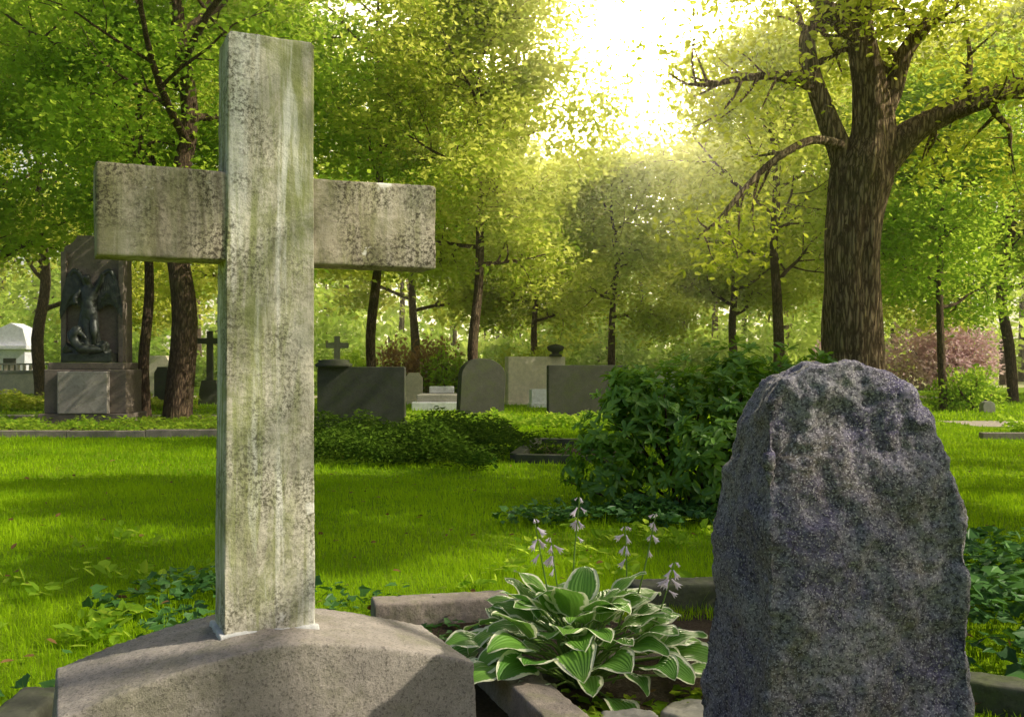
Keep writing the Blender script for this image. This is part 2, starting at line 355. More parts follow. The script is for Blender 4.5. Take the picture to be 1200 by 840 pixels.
T=[('linden_tree',-7.05,21,14,.27,3.9,5.2,LEAF,44,.155,11,(.3,0),15),
 ('young_tree',-7.95,21.6,9,.11,3.8,2.2,LEAF,30,.15,12,(0,0),8),
 ('linden_tree',-3.75,27,13,.13,4.2,3.8,LEAF,38,.18,13,(.2,0),12),
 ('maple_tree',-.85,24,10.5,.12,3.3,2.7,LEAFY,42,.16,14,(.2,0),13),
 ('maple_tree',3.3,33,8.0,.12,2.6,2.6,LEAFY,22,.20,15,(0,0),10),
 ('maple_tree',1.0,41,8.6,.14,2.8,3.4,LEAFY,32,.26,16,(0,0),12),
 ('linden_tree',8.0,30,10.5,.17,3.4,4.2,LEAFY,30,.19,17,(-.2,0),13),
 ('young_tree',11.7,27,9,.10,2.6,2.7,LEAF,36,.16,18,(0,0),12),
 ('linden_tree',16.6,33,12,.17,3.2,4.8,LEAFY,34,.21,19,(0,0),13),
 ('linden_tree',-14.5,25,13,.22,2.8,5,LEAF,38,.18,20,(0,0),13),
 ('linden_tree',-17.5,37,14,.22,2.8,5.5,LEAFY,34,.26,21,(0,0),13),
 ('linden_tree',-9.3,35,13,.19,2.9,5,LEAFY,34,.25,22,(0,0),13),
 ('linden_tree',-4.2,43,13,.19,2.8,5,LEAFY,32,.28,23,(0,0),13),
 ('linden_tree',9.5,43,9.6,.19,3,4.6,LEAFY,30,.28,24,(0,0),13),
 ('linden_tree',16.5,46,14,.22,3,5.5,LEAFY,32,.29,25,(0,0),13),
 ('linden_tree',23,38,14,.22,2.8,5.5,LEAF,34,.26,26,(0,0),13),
 ('linden_tree',8.8,7.4,10.0,.22,5.6,3.2,LEAF,75,.16,27,(0,0),11,.22,.13),  # this and the next three: out of view, added to cast dappled shade
 ('linden_tree',14.5,5.8,14.5,.22,8.3,3.8,LEAF,75,.16,34,(0,0),11,.24,.10),
 ('linden_tree',15.5,11.5,13,.22,6.5,4.0,LEAF,75,.16,33,(0,0),11,.26,.10),
 ('linden_tree',6.9,1.2,9.0,.18,4.8,2.6,LEAF,3,.11,31,(0,0),6),
 ]
for a in T:
    tree(*a)

# the big oak, limbs as in the photo (X,Z in metres at depth 16)
def oak():
    mb=MB(); tips=[]; rng=random.Random(5)
    def q(px,py,dy=0): d=16+dy; return Vector(((px-600)/1167*d-5.5,dy,CAMH-(py-425)/1167*d))
    def limb(pts,rad,lv=1,nk=8,sides=12,L=1.5):
        P,Rr=catmull([q(*p) for p in pts],rad,5); tube(mb,P,Rr,sides,0,.12,7)
        for k in range(nk):
            i=int((.3+.7*(k+.5)/nk)*(len(P)-1)); t=(P[min(i+1,len(P)-1)]-P[i-1]).normalized()
            s=Vector((rng.gauss(0,1),rng.gauss(0,1.2),rng.gauss(.1,.6))); s=(s-s.dot(t)*t).normalized()
            grow(mb,P[i],t*.5+s,L*rng.uniform(.7,1.2),Rr[i]*.4+.01,lv,tips,rng,6,.03)
    P,Rr=catmull([Vector((.12,0,-.05)),Vector((.1,0,.3)),q(1000,420),q(1000,320),q(1004,250),q(1010,205),q(1022,160),q(1018,100),q(1010,40),q(1000,-60,.5),q(1010,-200,1)],
        [.74,.56,.47,.42,.42,.46,.33,.26,.22,.17,.08],6); tube(mb,P,Rr,40,0,.14,3)
    limb([(998,225),(986,180),(966,130),(950,80),(948,38),(978,14),(1015,-8),(1030,-80,-.5)],[.24,.2,.16,.14,.13,.12,.09,.04],1,7)
    limb([(1018,215),(1050,172),(1085,145),(1145,118),(1215,92),(1290,40,-.5)],[.27,.23,.19,.17,.14,.06],1,9)
    limb([(1022,150),(1045,110),(1062,60),(1100,10),(1130,-60,1)],[.2,.16,.13,.1,.05],1,7)
    limb([(985,170,-.2),(950,165,-.6),(905,190,-.9),(870,225,-1),(840,260,-1),(820,275,-1.1)],[.09,.07,.05,.045,.03,.012],2,9,8,1.0)
    limb([(955,90,-.2),(920,88,-.6),(870,92,-.8),(830,100,-1),(800,98,-1.2)],[.08,.07,.055,.04,.015],2,8,8,1.0)
    limb([(1015,60),(960,0,-.5),(900,-60,-1),(850,-80,-1.5)],[.14,.12,.08,.03],1,8)
    limb([(1010,20),(1060,-60,-1),(1120,-110,-2)],[.14,.1,.04],1,7)
    limb([(1010,0),(1000,-90,1),(950,-160,2.5)],[.14,.1,.04],1,7)
    leaves(mb,tips,28,.38,.125,L6,5)
    return mb.build('oak_tree',[BARK,LEAFO],(5.5,16,0))
oak()

# distant tree mass
mb=MB(); rng=random.Random(3); C=[]
for i in range(165):
    x=rng.uniform(-75,75); y=rng.uniform(56,85); px=x/y*1167+600
    top=rng.uniform(9,17)
    if 560<px<880: top=min(top,9.5+abs(px-720)/160*4)
    for k in range(28):
        z=.5+(top-.5)*rng.random()**1.25; f=math.sin(math.pi*min(1,max(.3,(z/top)*.8+.17)))**.5
        a=rng.uniform(0,6.28); rr=3.6*f*rng.random()**.5
        C.append((x+rr*math.cos(a),y+rr*math.sin(a),z))
    P,Rr=catmull([(x,y,0),(x+rng.gauss(0,.2),y,top*.5),(x,y,top*.85)],[.22,.16,.05],2); tube(mb,P,Rr,6,0)
leaves(mb,C,20,.85,.6,L4,1)
mb.build('distant_trees',[BARK2,LEAFD])
mb=MB(); n=30000; x=R.uniform(-70,15,n); hgt=3.3+1.3*np.sin(x*.45)+.8*np.sin(x*1.3+1)+.5*np.sin(x*2.9); pos=np.stack([x,53+R.normal(0,1.1,n),R.random(n)**1.2*np.clip(hgt,.8,7)],1)
scatter(mb,*L4,pos,R.normal(0,1,(n,3)),R.normal(0,.5,(n,3))+np.array([0,-.3,1]),.45*R.uniform(.6,1.2,n),0,np.clip(R.random(n)*.7+.25*np.sin(x*1.1),0,1)); mb.build('far_hedge',[LEAFD])

def shrub(name,cx,cy,rx,ry,h,n,size,mat,tmpl=L4,lumps=14,seed=1,z0=.05):
    rng=random.Random(seed); mb=MB()
    cs=[]
    for i in range(lumps):
        a=rng.uniform(0,6.28); q=rng.random()**.5*.72; zc=h*rng.uniform(.3,.72)*(1-.35*q)
        cs.append((rx*q*math.cos(a),ry*q*math.sin(a),zc,rng.uniform(.28,.42)))
        tube(mb,catmull([(0,0,0),(rx*q*math.cos(a)*.5,ry*q*math.sin(a)*.5,zc*.6),(rx*q*math.cos(a),ry*q*math.sin(a),zc+.1)],[.03,.02,.008],3)[0],[.03]*6+[.01],5,0)
    cs=np.array(cs); idx=R.integers(0,lumps,n); u=nrm(R.normal(0,1,(n,3)))*(R.uniform(.55,1.05,n)[:,None])
    c=cs[idx]; s=c[:,3:4]; pos=c[:,:3]+u*np.concatenate([s*rx,s*ry,s*h*1.0],1); pos[:,2]=np.abs(pos[:,2]-z0)+z0
    d=u+R.normal(0,.5,(n,3)); nn=u*.5+R.normal(0,.35,(n,3))+np.array([0,0,.7])
    scatter(mb,*tmpl,pos,d,nn,size*R.uniform(.6,1.2,n),1,np.clip(R.random(len(cs))[idx]*.4+R.random(n)*.6,0,1))
    return mb.build(name,[BARK2,mat],(cx,cy,0))
shrub('copper_shrub',-3.0,33,1.6,1.2,2.5,2600,.16,BROWN,seed=2)
shrub('green_shrub',-2.0,32,1.2,1.0,1.9,2500,.14,LEAF,seed=12)
shrub('green_shrub',-4.9,31,1.0,1.0,1.7,3000,.14,LEAF,seed=3)
shrub('green_shrub',.5,34,1.5,1,2.0,3000,.15,LEAFY,seed=4)
shrub('flowering_shrub',20.5,48,3.4,2,3.7,6500,.22,PINK,seed=5)
shrub('flowering_shrub',17.0,50,2.2,1.6,2.8,3500,.22,PINK,seed=6)
shrub('green_shrub',12.5,27,1.3,1,1.3,2500,.12,LEAF,seed=7)

def rhodo():
    mb=MB(); rng=random.Random(9); lum=[(-.55,0,.55,.62),(.1,-.1,.72,.66),(.65,.1,.75,.62),(.35,.2,1.0,.48),(-.15,.25,.82,.5),(1.05,.1,.5,.5),(-.85,-.05,.35,.42),(.0,-.45,.4,.5),(.6,-.4,.45,.5),(-.62,.1,.98,.28),(.95,.0,1.02,.32)]
    P=[];D=[]
    while len(P)<1250:
        c=lum[rng.randrange(len(lum))]; u=Vector((rng.gauss(0,1),rng.gauss(0,1),rng.gauss(.25,1))).normalized(); k=rng.uniform(.55,1.13)
        p=Vector(c[:3])+u*c[3]*k; 
        if p.z<.08: continue
        P.append(tuple(p)); D.append(tuple((u+Vector((0,0,.5))).normalized()))
    P=np.array(P);D=np.array(D); m=9; n=len(P)*m
    pos=np.repeat(P,m,0)+R.normal(0,.012,(n,3)); ax=np.repeat(D,m,0); rv=R.normal(0,1,(n,3)); rad=nrm(rv-(rv*ax).sum(1,keepdims=True)*ax)
    d=rad+ax*R.uniform(-.2,.7,n)[:,None]
    scatter(mb,*LR,pos,d,ax+R.normal(0,.25,(n,3)),R.uniform(.065,.125,n),1,np.clip(np.repeat(R.random(len(P)),m)*.6+R.random(n)*.4,0,1),True)
    for i in range(40):
        p=P[rng.randrange(len(P))]; b=Vector((rng.uniform(-.3,.4),rng.uniform(-.2,.2),0))
        pp,rr=catmull([b,b*.5+Vector(p)*.5+Vector((0,0,-.1)),p],[.02,.014,.005],3); tube(mb,pp,rr,5,0)
    return mb.build('rhododendron_bush',[BARK2,RHODO],(1.72,8.9,0))
rhodo()

def cover(name,poly_fn,n,size,mat,tmpl,h,seed,box,lump=1.5,tilt=.4,base=.75):
    mb=MB(); x=R.uniform(box[0],box[1],n); y=R.uniform(box[2],box[3],n)
    k=poly_fn(x,y); x=x[k];y=y[k]; n=len(x)
    nz=np.array([noise.noise(Vector((a*lump,b*lump,seed))) for a,b in zip(x,y)])
    top=np.clip(h*(base+.9*nz),.02,9); z=top*R.random(n)**.5
    pos=np.stack([x,y,z],1); d=R.normal(0,1,(n,3)); d[:,2]*=.3; nn=R.normal(0,tilt,(n,3)); nn[:,2]+=1
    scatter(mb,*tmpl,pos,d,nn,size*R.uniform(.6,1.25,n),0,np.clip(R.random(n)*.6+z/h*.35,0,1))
    return mb.build(name,[mat])
def ell(cx,cy,a,b,seed=0):
    def f(x,y):
        r=((x-cx)/a)**2+((y-cy)/b)**2; an=np.arctan2(y-cy,x-cx)
        return r<(1+.18*np.sin(an*5+seed)+.12*np.sin(an*11+seed*2))**2*R.uniform(.7,1.1,len(x))
    return f
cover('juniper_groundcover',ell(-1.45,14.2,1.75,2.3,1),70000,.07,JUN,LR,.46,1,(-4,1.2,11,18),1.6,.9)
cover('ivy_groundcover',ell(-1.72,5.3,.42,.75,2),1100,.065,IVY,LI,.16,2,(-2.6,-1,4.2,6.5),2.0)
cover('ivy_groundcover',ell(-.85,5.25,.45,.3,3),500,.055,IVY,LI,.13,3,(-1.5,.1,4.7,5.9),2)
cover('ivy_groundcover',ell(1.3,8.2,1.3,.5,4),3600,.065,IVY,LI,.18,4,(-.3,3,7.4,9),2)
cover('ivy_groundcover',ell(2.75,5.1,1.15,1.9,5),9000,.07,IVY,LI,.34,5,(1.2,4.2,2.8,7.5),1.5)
cover('ivy_groundcover',ell(-1.75,3.6,.35,.4,6),300,.06,IVY,LI,.10,6,(-2.3,-1.2,2.9,4.2),2)
cover('bedding_plants',lambda x,y:(x<-5.3),11000,.07,LEAF,LI,.22,7,(-16,-5.3,17.7,21.5),1.5)
cover('bedding_plants',lambda x,y:(x<-5),8000,.11,LEAFY,LI,.45,8,(-22,-8.9,27,28.5),1.5)
cover('bedding_plants',lambda x,y:(x>-99),4500,.08,LEAF,LI,.25,9,(-3.5,2.2,19.6,21.6),1.5)
cover('bedding_plants',lambda x,y:(x>0),4500,.09,LEAF,LI,.25,10,(9,18,17.4,18.6),1.5)

mb=MB(); n=420; y=R.uniform(2.5,14,n); x=R.uniform(-1,1,n)*(.55*y+.5); pos=np.stack([x,y,R.uniform(.02,.07,n)],1)
d=R.normal(0,1,(n,3)); d[:,2]*=.2; nn=R.normal(0,.4,(n,3)); nn[:,2]+=1
scatter(mb,*L6,pos,d,nn,R.uniform(.03,.06,n)); mb.build('fallen_leaves',[DEAD])
# low weeds (clover, plantain) in the near lawn
def weeds():
    mb=MB(); rng=random.Random(77)
    P=[]
    for i in range(70):
        x=rng.uniform(-3.2,-1.6) if i<40 else rng.uniform(-.3,2.2); y=rng.uniform(3.2,7.5) if i<40 else rng.uniform(5.5,8)
        for k in range(rng.randint(5,12)): P.append((x+rng.gauss(0,.05),y+rng.gauss(0,.05),rng.uniform(.02,.08)))
    P=np.array(P); n=len(P); d=R.normal(0,1,(n,3)); d[:,2]=R.uniform(0,.8,n); nn=R.normal(0,.3,(n,3)); nn[:,2]+=1
    scatter(mb,*L6,P,d,nn,R.uniform(.05,.11,n)); mb.build('lawn_weeds',[LEAF])
weeds()

# ------------------------------------------------------------------ stone objects
def mesh_obj(name,bm,mat,loc=(0,0,0),rot=0,parent=None,smooth=False):
    bmesh.ops.recalc_face_normals(bm,faces=bm.faces)
    me=bpy.data.meshes.new(name); bm.to_mesh(me); bm.free(); me.materials.append(mat)
    if smooth:
        for p in me.polygons: p.use_smooth=True
    o=link(bpy.data.objects.new(name,me)); o.location=loc; o.rotation_euler=(0,0,rot)
    if parent: o.parent=parent
    return o
def empty(name,loc,rot=0):
    e=link(bpy.data.objects.new(name,None)); e.location=loc; e.rotation_euler=(0,0,rot); return e
def prism(bm,prof,y0,y1,bev=.01):
    a=[bm.verts.new((x,y0,z)) for x,z in prof]; b=[bm.verts.new((x,y1,z)) for x,z in prof]
    n=len(prof); fs=[bm.faces.new(a),bm.faces.new(b[::-1])]
    for i in range(n): fs.append(bm.faces.new((a[i],b[i],b[(i+1)%n],a[(i+1)%n])))
    if bev:
        es=set(e for f in fs for e in f.edges); bmesh.ops.bevel(bm,geom=list(es),offset=bev,segments=2,affect='EDGES',profile=.6,clamp_overlap=True)
def box(bm,x0,x1,y0,y1,z0,z1,bev=.01): prism(bm,[(x0,z0),(x1,z0),(x1,z1),(x0,z1)],y0,y1,bev)
def rough(o,vox,disp):
    m=o.modifiers.new('r','REMESH'); m.mode='VOXEL'; m.voxel_size=vox; m.use_smooth_shade=True
    for i,(size,st,kind) in enumerate(disp):
        tx=bpy.data.textures.new(o.name+str(i),kind); tx.noise_scale=size
        if kind=='CLOUDS': tx.noise_depth=4
        dm=o.modifiers.new('d','DISPLACE'); dm.texture=tx; dm.strength=st; dm.mid_level=.5; dm.texture_coords='LOCAL'

# foreground stone cross
TH=math.radians(25)
cx=empty('stone_cross',(-.642,2.652,0),TH)
bm=bmesh.new(); prism(bm,[(-.123,.575),(.119,.575),(.116,1.5),(.116,2.16),(.108,2.168),(-.105,2.172),(-.113,2.16),(-.116,1.5)],0,.15,.002)
o=mesh_obj('shaft',bm,CROSS,parent=cx); rough(o,.0048,[(.25,.007,'CLOUDS'),(.045,.0045,'CLOUDS'),(.012,.0018,'CLOUDS')])
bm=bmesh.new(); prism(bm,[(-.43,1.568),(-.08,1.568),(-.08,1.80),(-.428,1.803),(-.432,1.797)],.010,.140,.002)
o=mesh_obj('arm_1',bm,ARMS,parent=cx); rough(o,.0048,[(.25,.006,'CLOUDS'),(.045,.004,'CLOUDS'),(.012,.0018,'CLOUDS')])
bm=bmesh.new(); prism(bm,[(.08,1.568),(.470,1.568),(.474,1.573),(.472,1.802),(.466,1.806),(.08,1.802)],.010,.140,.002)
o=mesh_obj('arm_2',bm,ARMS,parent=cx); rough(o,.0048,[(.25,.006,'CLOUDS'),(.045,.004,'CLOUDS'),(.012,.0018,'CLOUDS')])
bm=bmesh.new(); prof=[(-.56,-.1)]+[(u,.592-.30*abs(u)**1.5) for u in np.linspace(-.52,.52,21)]+[(.56,-.1)]
prism(bm,prof,-.16,.27,.002)
o=mesh_obj('plinth',bm,PLINTH,parent=cx); rough(o,.0075,[(.3,.010,'CLOUDS'),(.04,.006,'CLOUDS'),(.015,.003,'CLOUDS')])
bm=bmesh.new(); box(bm,-.134,.130,-.009,.159,.56,.590,.006)
o=mesh_obj('mortar_joint',bm,MORTAR,parent=cx); rough(o,.006,[(.05,.018,'CLOUDS'),(.02,.008,'CLOUDS')])

# rough hewn granite stele
bm=bmesh.new()
front=[(.60,-.1),(.605,.45),(.61,.80),(.615,1.05),(.628,1.20),(.665,1.262),(.74,1.29),(.84,1.298),(.93,1.27),(1.00,1.21),(1.048,1.10),(1.075,.96),(1.088,.80),(1.09,.5),(1.09,-.1)]
back=[(.49,-.1),(.505,.30),(.53,.60),(.555,.80),(.578,.98),(.615,1.15),(.68,1.25),(.78,1.29),(.90,1.285),(.98,1.24),(1.05,1.13),(1.095,.98),(1.12,.80),(1.125,.5),(1.125,-.1)]
fv=[bm.verts.new((x,2.36+.05*(x-.6)+(.05 if z>1.15 else 0)+.02*math.sin(z*7),z)) for x,z in front]; bv=[bm.verts.new((x,2.70,z)) for x,z in back]
bm.faces.new(fv); bm.faces.new(bv[::-1])
for i in range(len(fv)):
    j=(i+1)%len(fv); bm.faces.new((fv[i],bv[i],bv[j],fv[j]))
o=mesh_obj('rough_granite_gravestone',bm,GRANITE); rough(o,.0065,[(.25,.07,'CLOUDS'),(.11,.045,'CLOUDS'),(.035,.011,'CLOUDS'),(.009,.004,'CLOUDS')])

def kerb(name,p,q,wd,h,mat=KERB,n=1,z0=-.05):
    p=Vector((*p,0));q=Vector((*q,0)); L=(q-p).length; an=math.atan2(q.y-p.y,q.x-p.x); bm=bmesh.new()
    for i in range(n):
        box(bm,L*i/n+.004,L*(i+1)/n-.004,-wd/2,wd/2,z0,h+random.Random(i+n).uniform(-.012,.012),.012)
    o=mesh_obj(name,bm,mat,tuple(p),an)
    if p.y<7: rough(o,.012,[(.1,.014,'CLOUDS'),(.03,.008,'CLOUDS')])
    return o
kerb('grave_kerb',(-.70,4.95),(-.02,5.1),.17,.13)
kerb('grave_kerb',(-.14,4.25),(.24,3.15),.15,.13,n=2)
kerb('grave_kerb',(.62,5.25),(1.4,5.35),.2,.15,DARKST)
kerb('grave_kerb',(-.05,3.95),(.75,4.55),.12,.06)
kerb('grave_kerb',(1.45,3.95),(2.6,3.3),.16,.10,DARKST,2)
kerb('grave_kerb',(-1.55,3.3),(-1.42,1.9),.14,.24,DARKST)
kerb('grave_kerb',(-16,17.4),(-5.0,17.4),.2,.12,n=8)
kerb('grave_kerb',(-16,22.3),(-3.4,22.3),.2,.10,n=9)
kerb('grave_kerb',(.05,13.0),(1.5,12.6),.16,.12,DARKST); kerb('grave_kerb',(.05,13.1),(.4,15.7),.16,.12,DARKST); kerb('grave_kerb',(.4,15.7),(1.9,15.3),.16,.12,DARKST); kerb('grave_kerb',(1.6,12.7),(1.95,15.2),.16,.12,DARKST)
kerb('grave_kerb',(8,17.0),(16,16.6),.18,.1,n=6)
bm=bmesh.new(); rg=random.Random(4)
for i,(x,y) in enumerate([(.42,3.50),(.66,3.60),(.50,3.26),(.76,3.36),(.88,3.62),(.40,3.02),(.66,3.1),(.30,3.35)]):
    k=7; a0=rg.random()*3; pts=[(x+.135*math.cos(a0+j*6.283/k)*rg.uniform(.75,1.15),y+.12*math.sin(a0+j*6.283/k)*rg.uniform(.75,1.15)) for j in range(k)]
    zt=.035+rg.uniform(0,.02); sx_,sy_=rg.uniform(-.1,.1),rg.uniform(-.1,.1)
    a=[bm.verts.new((px,py,-.01)) for px,py in pts]; b=[bm.verts.new((px,py,zt+(px-x)*sx_+(py-y)*sy_)) for px,py in pts]
    bm.faces.new(a[::-1]); bm.faces.new(b)
    for j in range(k): bm.faces.new((a[j],a[(j+1)%k],b[(j+1)%k],b[j]))
bmesh.ops.bevel(bm,geom=bm.edges[:],offset=.008,segments=2,affect='EDGES')
o=mesh_obj('flagstones',bm,GREYST); rough(o,.009,[(.06,.016,'CLOUDS'),(.02,.006,'CLOUDS')])
cover('creeping_plants',ell(.55,3.55,.42,.35,3),420,.045,LEAF,LI,.05,12,(0,1.1,3.0,4.0),3)
cover('creeping_plants',ell(.1,4.7,.8,.3,5),500,.05,IVY,LI,.07,13,(-.8,1.2,4.3,5.1),3)

# ------------------------------------------------------------------ hosta
def hosta_mat():
    t=NT('hosta_leaf'); a=t.n('ShaderNodeAttribute',attribute_name='vv'); r=t.n('ShaderNodeAttribute',attribute_name='rnd')
    nz=t.noise(t.coord(),28,4,.6)
    e=t.math('ADD',a.outputs['Fac'],t.math('MULTIPLY',t.math('SUBTRACT',nz,.5),.5))
    g=t.mix(r.outputs['Fac'],(.10,.27,.03),(.25,.47,.07))
    col=t.mix(t.ramp(e,[(.75,0),(.81,1)]),g,(.88,.90,.62))
    col=t.mix(t.ramp(t.noise(t.coord(),9,5,.6),[(.66,0),(.78,.6)]),col,(.40,.34,.08))
    wv=t.math('SINE',t.math('MULTIPLY',a.outputs['Fac'],30.))
    p=t.prin(col,.45,t.bump(wv,.45,.003),.35)
    tr=t.n('ShaderNodeBsdfTranslucent'); t.L(col,tr.inputs[0]); m=t.n('ShaderNodeMixShader'); m.inputs[0].default_value=.3
    t.L(p.outputs[0],m.inputs[1]); t.L(tr.outputs[0],m.inputs[2]); t.L(m.outputs[0],t.out.inputs[0]); return t.m
STEM=leaf_mat('green_stem',(.15,.28,.06),(.28,.4,.1),(.3,.4,.1),.2)
FLOW=leaf_mat('lilac_petal',(.75,.62,.75),(.92,.86,.93),(.9,.8,.9),.45)
def hosta():
    mb=MB(); rng=random.Random(21); NU,NV=12,9
    NL=90
    for k in range(NL):
        inner=k/NL; az=k*2.399+rng.uniform(-.3,.3)
        r0=.06+.41*(1-inner)**.8+rng.uniform(-.03,.03); h0=.07+.25*inner**.8+rng.uniform(-.03,.03)
        r0*=1.15 if abs(math.cos(az))>.6 else .80
        Ln=rng.uniform(.17,.24); Wd=Ln*rng.uniform(.31,.40); pitch=.40+.75*inner+rng.uniform(-.3,.25); bend=rng.uniform(.7,1.6); roll=rng.uniform(-.45,.45)
        rd=Vector((math.cos(az),math.sin(az),0)); tg=Vector((-math.sin(az),math.cos(az),0))
        base=rd*.03+Vector((0,0,.01)); at=rd*r0*.8+Vector((0,0,h0))
        pp,rr=catmull([base,rd*r0*.35+Vector((0,0,h0*.75)),at],[.006,.005,.004],4); tube(mb,pp,rr,5,0)
        p=at.copy(); V=[];VV=[];rn=rng.random()
        tw=rng.uniform(-.5,.5); rd2=(rd*math.cos(tw)+tg*math.sin(tw)); tg_=(tg*math.cos(tw)-rd*math.sin(tw))
        for i in range(NU):
            u=i/(NU-1); an=pitch-bend*u; dirv=rd2*math.cos(an)+Vector((0,0,math.sin(an))); nv=-rd2*math.sin(an)+Vector((0,0,math.cos(an)))
            if i: p=p+dirv*(Ln/(NU-1))
            wdt=Wd*max(.0,math.sin(math.pi*u**.66))**.75*(1 if u<.97 else .2)+.002
            tg2=(tg_*math.cos(roll)+nv*math.sin(roll)); nv2=nv*math.cos(roll)-tg_*math.sin(roll)
            for j in range(NV):
                v=-1+2*j/(NV-1); wav=.007*math.sin(u*11+rn*9+v*2)*abs(v)
                V.append(tuple(p+tg2*(v*wdt)+nv2*(abs(v)**1.1*wdt*.26-v*v*wdt*.12+wav))); VV.append(max(abs(v),(u-.88)*7 if u>.88 else 0))
        F=[];T_=[]
        for i in range(NU-1):
            for j in range(NV-1): F+=[i*NV+j,i*NV+j+1,(i+1)*NV+j+1,(i+1)*NV+j]; T_.append(4)
        mb.add(V,F,T_,1,np.full(len(V),rn),VV,True)
    for sx,sy,h,ln in [(-.13,.1,.66,-.05),(-.02,.15,.74,.03),(-.08,.12,.58,-.03),(.27,.1,.68,.05),(.33,.0,.50,.05),(.22,.15,.62,-.02)]:
        pts=[(sx*.4,sy*.4,.02),(sx*.9,sy,h*.5),(sx+ln,sy,h)]; pp,rr=catmull(pts,[.005,.004,.002],6); tube(mb,pp,rr,5,0)
        for i in range(9):
            q=pp[-1-int(i*.42)]; a=rng.uniform(0,6.28); dv=Vector((math.cos(a)*.8,math.sin(a)*.8,-.4-.9*rng.random())).normalized(); s_=rng.uniform(.028,.050)*(.5 if i<3 else 1)
            st=q+Vector((dv.x,dv.y,.0))*.012; prof=[(0,.06),(.35,.09),(.65,.18),(1,.34)]
            x=Vector((0,0,1)).cross(dv).normalized(); y=dv.cross(x); V=[];F=[];T_=[]
            for pi,(t,rr_) in enumerate(prof):
                for j in range(12):
                    aa=j*math.pi/6; r2=rr_*s_*(1 if (j%2==0 or pi<3) else .55); tt=t*(1 if (j%2==0 or pi<3) else .75)
                    V.append(tuple(st+dv*tt*s_+x*math.cos(aa)*r2+y*math.sin(aa)*r2))
            for a_ in range(3):
                for j in range(12): F+=[a_*12+j,a_*12+(j+1)%12,(a_+1)*12+(j+1)%12,(a_+1)*12+j]; T_.append(4)
            mb.add(V,F,T_,2,np.full(len(V),rng.random()),None,True)
    return mb.build('hosta_plant',[STEM,hosta_mat(),FLOW],(.27,3.98,0))
hosta()

# ------------------------------------------------------------------ background graves
def grave(name,px0,px1,ptop,d,mat,style='flat',th=.25,rot=0,basemat=None,lean=0):
    k=d/1167; w=(px1-px0)*k; x=((px0+px1)/2-600)*k; h=CAMH-(ptop-425)*k; e=empty(name,(x,d,0),rot)
    e.rotation_euler=(0,lean,rot)
    bm=bmesh.new(); hw=w/2
    if style=='flat': pr=[(-hw,.12),(hw,.12),(hw,h-.03),(hw-.02,h),(-hw+.02,h),(-hw,h-.03)]
    elif style=='round': pr=[(-hw,.0),(hw,.0)]+[(hw*math.cos(a),h-hw*.75+hw*.75*math.sin(a)) for a in np.linspace(0,math.pi,13)]
    elif style=='shoulder': pr=[(-hw,.12),(hw,.12),(hw,h*.86),(hw*.75,h*.9),(hw*.6,h),(-hw*.6,h),(-hw*.75,h*.9),(-hw,h*.86)]
    prism(bm,pr,-th/2,th/2,.015); mesh_obj('slab',bm,mat,parent=e)
    if style!='round':
        bm=bmesh.new(); box(bm,-hw-.03,hw+.03,-th/2-.06,th/2+.06,-.02,.13,.02); mesh_obj('base',bm,basemat or mat,parent=e)
    return e
grave('gravestone',373,475,430,19.8,DARKST)
grave('gravestone',535,589,420,23,DARKST,'round',.3,.35,lean=.06)
grave('gravestone',641,736,428,22.6,DARKST,'flat',.28,.12)
grave('gravestone',592,662,418,31,PALEST,'flat',.4,.3)
grave('gravestone',496,537,430,33,PALEST,'flat',.25,.3)
grave('gravestone',475,495,437,31,PALEST,'shoulder')
grave('gravestone',621,641,456,29,WHITEST,'flat',.25,.3)
grave('gravestone',1150,1164,470,26,GREYST,'round')
grave('gravestone',172,203,417,34,PALEST,'shoulder',.5)
grave('gravestone',182,200,430,29,DARKST,'shoulder')
grave('gravestone',706,724,432,40,GREYST,'shoulder')
grave('gravestone',840,862,432,38,GREYST,'shoulder')
grave('gravestone',768,792,436,36,WHITEST,'flat')
k=28/1167; e=empty('tomb',((516-600)*k,28,0)); 
bm=bmesh.new(); box(bm,-.72,.72,-.9,.9,-.02,.22,.02); mesh_obj('base',bm,WHITEST,parent=e)
bm=bmesh.new(); box(bm,-.6,.6,-.75,.75,.222,.42,.03); mesh_obj('lid',bm,GREYST,parent=e)
bm=bmesh.new(); box(bm,-.35,.35,.4,.7,.422,.62,.03); mesh_obj('headrest',bm,WHITEST,parent=e)
def lathe(name,prof,mat,loc,parent=None,seg=20):
    mb=MB(); V=[];F=[];T_=[]
    for r,z in prof:
        for j in range(seg): a=j*2*math.pi/seg; V.append((r*math.cos(a),r*math.sin(a),z))
    for i in range(len(prof)-1):
        for j in range(seg): F+=[i*seg+j,i*seg+(j+1)%seg,(i+1)*seg+(j+1)%seg,(i+1)*seg+j]; T_.append(4)
    mb.add(V,F,T_,0,None,None,True); return mb.build(name,[mat],loc,0,parent)
lathe('stone_urn',[(.0,0),(.2,0),(.2,.05),(.1,.09),(.12,.14),(.24,.2),(.27,.3),(.22,.34),(.12,.37),(.0,.4)],DARKST,((651-600)*31/1167,31,1.485))
